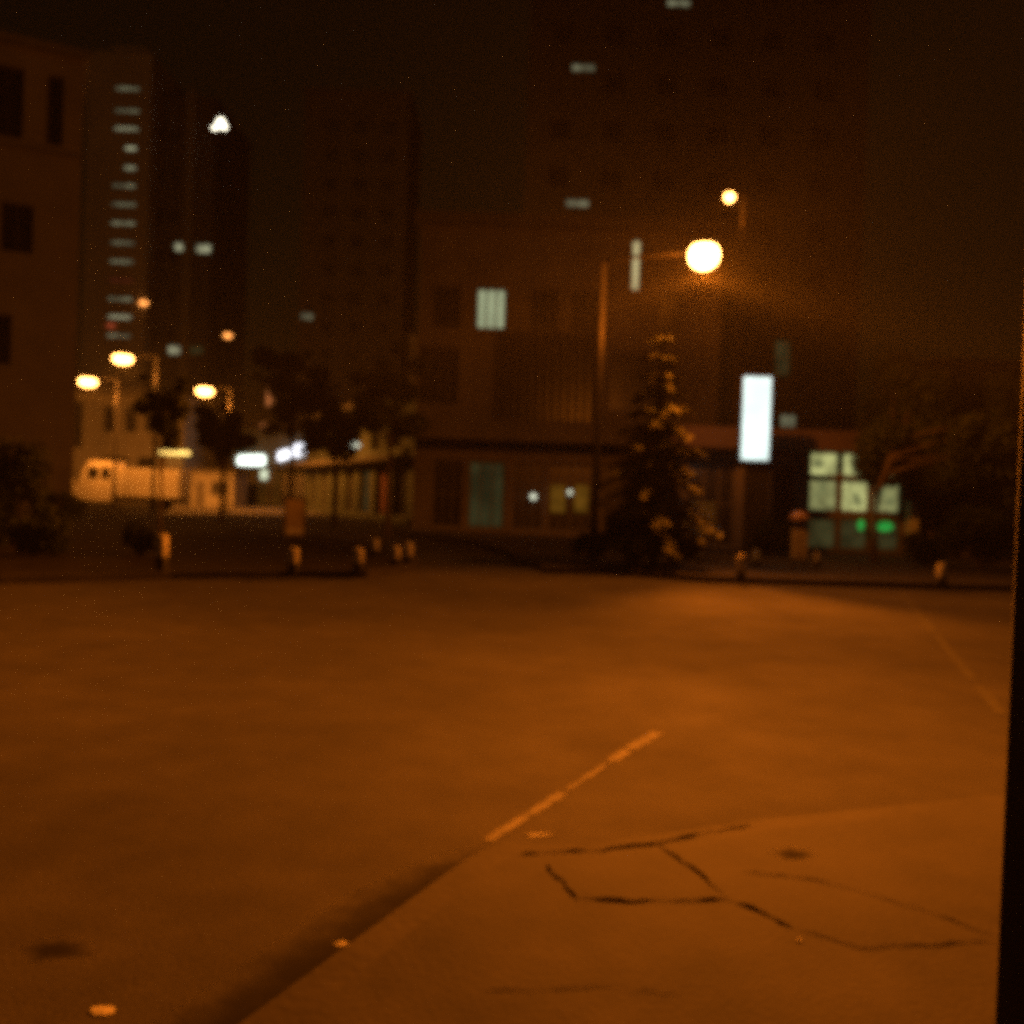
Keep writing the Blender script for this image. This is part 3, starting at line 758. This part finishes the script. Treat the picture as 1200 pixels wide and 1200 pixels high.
# ------------------------------------------------------------------ street furniture
def bollard(label, px, py, h, r=.105, first=None, white=.62, z=KZ-.006):
    p = G(px, py, z)
    t = thing('bollard', label, 'bollard', (p.x, p.y, z), 0, 'black and white bollards along the kerbs')
    b = MB(); b.lathe([(r,0),(r,h*(1-white))], 16); b.build('base', M['black'], t, True)
    b = MB(); b.lathe([(r*.985,h*(1-white)+.001),(r*.985,h-.04),(r*.75,h),(.01,h+.015)], 16); b.build('white_band', M['white'], t, True)
    return t
bollard('tallest black and white bollard, at the foot of the slim young tree', 189, 669, .66, .11, white=.6)
bollard('squat bollard right in front of the amber notice board', 343, 671, .46)
bollard('squat bollard alone on the kerb, right of the notice board', 419, 670, .46)
bollard('half-lit bollard set back behind the leaning pair at the street mouth', 439, 652, .42)
bollard('yellowish bollard, left one of the close pair at the street mouth', 463, 663, .42)
bollard('white bollard, right one of the close pair at the street mouth', 478, 661, .46)
bollard('bollard by the shrubs under the conifer, left of the grey-green board', 777, 667, .36)
bollard('thin bollard directly below the grey-green board', 819, 660, .40, .08)
bollard('dim bollard at the kerb in front of the white lightbox pole', 868, 680, .52, .10)
bollard('short bollard just behind the lightbox pole', 886, 664, .42)
bollard('short bollard right of the slim hooded cabinet', 957, 666, .42, .09)
bollard('lone bollard at the kerb under the right tree', 1103, 686, .46, .11)

# lightbox sign
Y = 27; c = D(885,490,Y); bp_ = D(873,600,Y)
t = thing('lightbox_sign', 'tall blank white backlit lightbox on a thin pole', 'sign', (bp_.x, Y, KZ-.006))
hw = 16/1080*Y; z0 = D(885,539,Y).z-KZ; z1 = D(885,442,Y).z-KZ; ox = c.x-bp_.x
b = MB(); b.tube([(0,0,0),(0,0,z0-.1)], .05, 12); b.tube([(0,0,0),(0,0,.03)], .14, 12); b.build('pole', M['steel'], t, True)
b = MB(); b.box(ox-hw-.03,ox+hw+.03,-.12,.12,z0-.04,z0); b.box(ox-hw-.03,ox+hw+.03,-.12,.12,z1,z1+.03)
b.box(ox-hw-.03,ox-hw,-.12,.12,z0,z1); b.box(ox+hw,ox+hw+.03,-.12,.12,z0,z1); b.box(-.06,.06,-.06,.06,z0-.14,z0-.04); b.build('casing', M['steel'], t)
b = MB(); b.box(ox-hw+.003,ox+hw-.003,-.13,.13,z0+.003,z1-.003); b.build('light_panel', M['sign'], t)

# amber notice board
Y = 27.5; c = D(346,606,Y)
t = thing('notice_board', 'upright notice board with an amber poster in a dark frame', 'notice board', (c.x, Y, KZ-.006 if False else 0.134), math.radians(14))
hw = .27; z0 = D(346,627,Y).z-.134; z1 = D(346,585,Y).z-.134
b = MB(); b.box(-hw-.06,hw+.06,-.07,.07,z0-.07,z0); b.box(-hw-.06,hw+.06,-.07,.07,z1,z1+.06); b.box(-hw-.06,-hw,-.07,.07,z0,z1); b.box(hw,hw+.06,-.07,.07,z0,z1)
b.build('frame', M['darksteel'], t)
b = MB(); b.box(-hw+.003,hw-.003,-.05,.05,z0+.003,z1-.003); po = b.build('poster', M['amberboard'], t)
b = MB(); b.box(-hw+.02,hw-.02,-.056,-.0505,z0+.04,z0+.20); b.build('caption_band', M['white'], po)
b = MB(); b.box(-.3,.3,-.16,.16,0,.05); b.box(-.25,.25,-.06,.06,.05,z0-.07); b.build('stand', M['black'], t)

# grey-green board
Y = 25.6; c = D(819,606,Y)
t = thing('panel_sign', 'square grey-green board on a short post left of the white lightbox', 'sign board', (c.x, Y, KZ-.006))
z0 = D(819,626,Y).z-KZ; z1 = D(819,588,Y).z-KZ; hw = .45
b = MB(); b.box(-hw,hw,-.03,.03,z0,z1); b.build('board', M['greyboard'], t, bevel=.02)
for s in (-.3,.3):
    b = MB(); b.tube([(s,.06,0),(s,.06,z1-.1)], .03, 10); b.build('post', M['darksteel'], t)

# hooded cabinet
Y = 24.4; c = D(937,640,Y)
t = thing('hooded_cabinet', 'slim yellowish street cabinet with a rounded pinkish hood on a neck', 'street cabinet', (c.x, Y, KZ-.006))
b = MB()
zb0 = D(937,655,Y).z-KZ; zb1 = D(937,620,Y).z-KZ; zh = D(935,606,Y).z-KZ
b.box(-.19,.19,-.13,.13,zb0,zb1); b.build('cabinet', M['cabinet'], t, bevel=.02)
b = MB(); b.box(-.15,.15,-.137,-.131,zb0+.08,zb1-.08); b.build('door', M['cabinet'], t)
for s in (-.14,.14):
    b = MB(); b.tube([(s,0,0),(s,0,zb0)], .035, 8); b.build('leg', M['darksteel'], t)
b = MB(); b.tube([(0,0,zb1),(0,0,zh)], .06, 10); b.build('neck', M['darksteel'], t)
b = MB(); b.lathe([(.24,-.08),(.26,-.02),(.22,.07),(.13,.14),(.02,.17)], 20, (-.03,0,zh)); b.build('hood', M['hood'], t, True)

# ------------------------------------------------------------------ vegetation
def leaf(mb, p, s, nrm=None):
    if nrm is None: nrm = Vector((R.gauss(0,1), R.gauss(0,1), R.gauss(0.4,1))).normalized()
    u = nrm.orthogonal().normalized(); u.rotate(Matrix.Rotation(R.uniform(0,2*PI),3,nrm)); w = nrm.cross(u)
    a, b = u*s, w*s*.5
    mb.add([p-a, p-b*.9+a*.1, p+a, p+b*.9+a*.1], [(0,1,2,3)])
def cloud(mb, clumps, n, size):
    wts = [c[3]*c[4]*c[5] for c in clumps]
    for c in R.choices(clumps, wts, k=n):
        v = Vector((R.gauss(0,1),R.gauss(0,1),R.gauss(0,1))).normalized()*(R.random()**.45)
        leaf(mb, Vector((c[0]+v.x*c[3], c[1]+v.y*c[4], c[2]+v.z*c[5])), size*R.uniform(.6,1.4))
def tree(label, base, height, cr, cz, n, size, leafmat, trunk_r=.1, name='broadleaf_tree', lean=(0,0), squash=1.0, group='trees around the junction', nclump=16, off=(0,0)):
    t = thing(name, label, 'tree', base, 0, group)
    top = Vector((lean[0]+off[0]*.5, lean[1]+off[1]*.5, height*.72)); mid = Vector((lean[0]*.3, lean[1]*.3, height*.33))
    b = MB(); b.tube([(0,0,-.05),(0,0,.15),mid,top], [trunk_r*1.5,trunk_r*1.1,trunk_r*.9,trunk_r*.35], 10)
    cl = []
    cen = Vector((lean[0]+off[0], lean[1]+off[1], cz)); rz_ = height-cz
    for i in range(nclump):
        v = Vector((R.gauss(0,1),R.gauss(0,1),R.gauss(0,.9))).normalized()*R.uniform(.25,1.0)
        p = cen + Vector((v.x*cr, v.y*cr, v.z*rz_*squash))
        r = cr*R.uniform(.14,.36); cl.append((p.x,p.y,p.z,r,r,r*.75))
        if i % 2 == 0:
            s = mid.lerp(top, R.uniform(.1,.9)); b.tube([s, s.lerp(p,.5)+Vector((0,0,.1)), p], [trunk_r*.4,trunk_r*.25,trunk_r*.08], 6)
    b.build('trunk', M['bark'], t, True)
    c = MB(); cloud(c, cl, n, size); c.build('crown', M[leafmat], t)
    return t
# conifer under the lamp
Y = 22.4; bx = D(766,640,Y).x
t = thing('conifer_tree', 'layered conifer lit on its right side under the brightest street lamp', 'tree', (bx, Y, KZ-.006), 0, 'trees around the junction')
Ht = D(766,394,Y).z-KZ
b = MB(); b.tube([(0,0,-.05),(0.02,0,Ht*.5),(0,0,Ht)], [.13,.08,.015], 10); b.build('trunk', M['bark'], t, True)
c = MB()
nt_ = 12
for i in range(nt_):
    s = i/(nt_-1); z = Ht*(.97-.80*s); rad = .20+1.28*s**.75
    nb = 7+int(9*s)
    for k in range(nb):
        a = 2*PI*(k+R.random()*.9)/nb; L_ = rad*R.uniform(.55,1.2); zj = z+R.gauss(0,.11)*(.3+s)
        d = Vector((math.cos(a), math.sin(a), 0))
        for q in range(int(34+60*s)):
            f = R.random()**.6
            p = Vector((0,0,zj)) + d*(L_*f) + Vector((0,0,.18*f-.42*f*f*L_)) + Vector((R.gauss(0,.05),R.gauss(0,.05),R.gauss(0,.03)))*(.6+s)
            nr = Vector((d.x*.35+R.gauss(0,.3), d.y*.35+R.gauss(0,.3), 1)).normalized()
            leaf(c, p, R.uniform(.08,.15), nr)
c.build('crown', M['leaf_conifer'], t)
# right-hand tree
Y = 28.0; bx = D(1025,650,Y).x
tree('big dark spreading tree in front of the lit store windows', (bx,Y,KZ-.006), 6.6, 2.8, 3.7, 34000, .10, 'leaf_dark', .11, lean=(.3,.5), off=(2.0,1.0), nclump=46)
# slim young tree left
Y = 19.4; bx = D(188,600,Y).x
tree('slim young tree with a narrow dark crown and pole-thin trunk before the truck', (bx,Y,.134), 4.25, .62, 3.25, 8000, .06, 'leaf_dark', .03, nclump=24, squash=.9)
# trees along the side street
for px,Y,h,cr,cz,lab in ((259,44,5.7,1.5,4.4,'dark tree under the lowest far street lamp'),
                         (340,46,9.4,1.9,6.7,'dark tree above the glaring white shop fascias'),
                         (392,44,7.4,1.8,4.7,'dark tree at the left end of the arcade'),
                         (455,38,8.4,1.9,5.7,'faintly lit brown-green tree against the left edge of the corner building')):
    p = D(px,600,Y); tree(lab, (p.x,Y,0), h, cr, cz, 6500, .12, 'leaf_mid' if px > 300 else 'leaf_dark', .11, nclump=32)
def shrub(label, px, py, Y, w, h, n=2500, size=.07, leafmat='leaf_dark', z=0.134):
    p = D(px, py, Y)
    t = thing('shrub', label, 'shrub', (p.x,Y,z), 0, 'dark shrubs beside the road')
    b = MB()
    for k in range(5):
        a = 2*PI*k/5; b.tube([(0,0,-.02),(math.cos(a)*w*.2,math.sin(a)*w*.2,h*.4),(math.cos(a)*w*.35,math.sin(a)*w*.3,h*.75)], [.025,.018,.008], 6)
    b.build('stem', M['bark'], t)
    cl = []
    for k in range(12):
        cl.append((R.uniform(-.6,.6)*w, R.uniform(-.5,.5)*w*.7, h*R.uniform(.25,.75), w*R.uniform(.25,.4), w*.3, h*R.uniform(.18,.28)))
    c = MB(); cloud(c, cl, n, size); c.build('foliage', M[leafmat], t)
shrub('tall black shrub at the left border below the office block', 15, 600, 21, 1.1, 3.0, 4500)
shrub('dark bushy shrub between the left border and the truck front', 70, 620, 22.5, .75, 1.5)
shrub('low dark shrub at the foot of the slim young tree', 165, 640, 20.6, .6, .75, 1600)
shrub('low dark shrub on the left verge, leftmost near the kerb', 40, 660, 19.0, .9, .9, 1800)
shrub('dark shrub under the left side of the conifer', 735, 640, 22.0, .75, 1.35, 2600)
shrub('dark shrub right under the conifer', 792, 640, 22.1, .7, 1.1, 2200)
shrub('dark shrub beside the main lamp pole', 690, 640, 25.6, .65, .8, 1600)
shrub('dark shrub behind the lightbox pole', 905, 640, 28.6, .7, 1.3, 2200)
shrub('big dark shrub below the right tree crown by the pillar', 1150, 630, 25.0, 1.2, 2.0, 4200)
shrub('dark shrub behind the lone right bollard', 1085, 640, 26.5, .8, 1.1, 2200)

# ------------------------------------------------------------------ air, sky, light
hz = MB(); hz.box(-280,280,-40,360,-1,95)
mt, nt, out = new_mat('haze_air')
v = nt.nodes.new('ShaderNodeVolumePrincipled'); v.inputs['Color'].default_value = (.9,.9,.9,1); v.inputs['Density'].default_value = 0.0003
nt.links.new(v.outputs[0], out.inputs['Volume'])
mt.cycles.homogeneous_volume = True
tag(hz.build('haze', mt), kind='stuff')

w = bpy.data.worlds.new('World'); S.world = w; w.use_nodes = True; nt = w.node_tree; nt.nodes.clear()
o = nt.nodes.new('ShaderNodeOutputWorld'); bg = nt.nodes.new('ShaderNodeBackground'); sk = nt.nodes.new('ShaderNodeTexSky')
sk.sky_type = 'NISHITA'; sk.sun_disc = False; sk.sun_elevation = math.radians(1.0); sk.sun_rotation = math.radians(200)
mx = nt.nodes.new('ShaderNodeMix'); mx.data_type = 'RGBA'; mx.blend_type = 'MULTIPLY'; mx.inputs[0].default_value = 1
mx.inputs[7].default_value = (1.0, 0.40, 0.09, 1)      # city light-polluted sky
nt.links.new(sk.outputs[0], mx.inputs[6]); nt.links.new(mx.outputs[2], bg.inputs[0])
bg.inputs[1].default_value = 0.006
nt.links.new(bg.outputs[0], o.inputs[0])
sd = bpy.data.lights.new('moon', 'SUN'); sd.energy = 0.026; sd.angle = math.radians(3); sd.color = (1,.55,.2)  # added amber fill from the camera side, lifts the towers and facades
so = bpy.data.objects.new('moon', sd); COL.objects.link(so); so.rotation_euler = (math.radians(58),0,math.radians(-18))

# ------------------------------------------------------------------ render settings
S.render.engine = 'CYCLES'
S.view_settings.view_transform = 'Standard'; S.view_settings.look = 'None'; S.view_settings.exposure = 0; S.view_settings.gamma = 1
S.cycles.use_denoising = False
S.cycles.max_bounces = 5; S.cycles.diffuse_bounces = 3; S.cycles.volume_bounces = 0
S.cycles.filter_width = 4.6
S.cycles.sample_clamp_indirect = 2.0
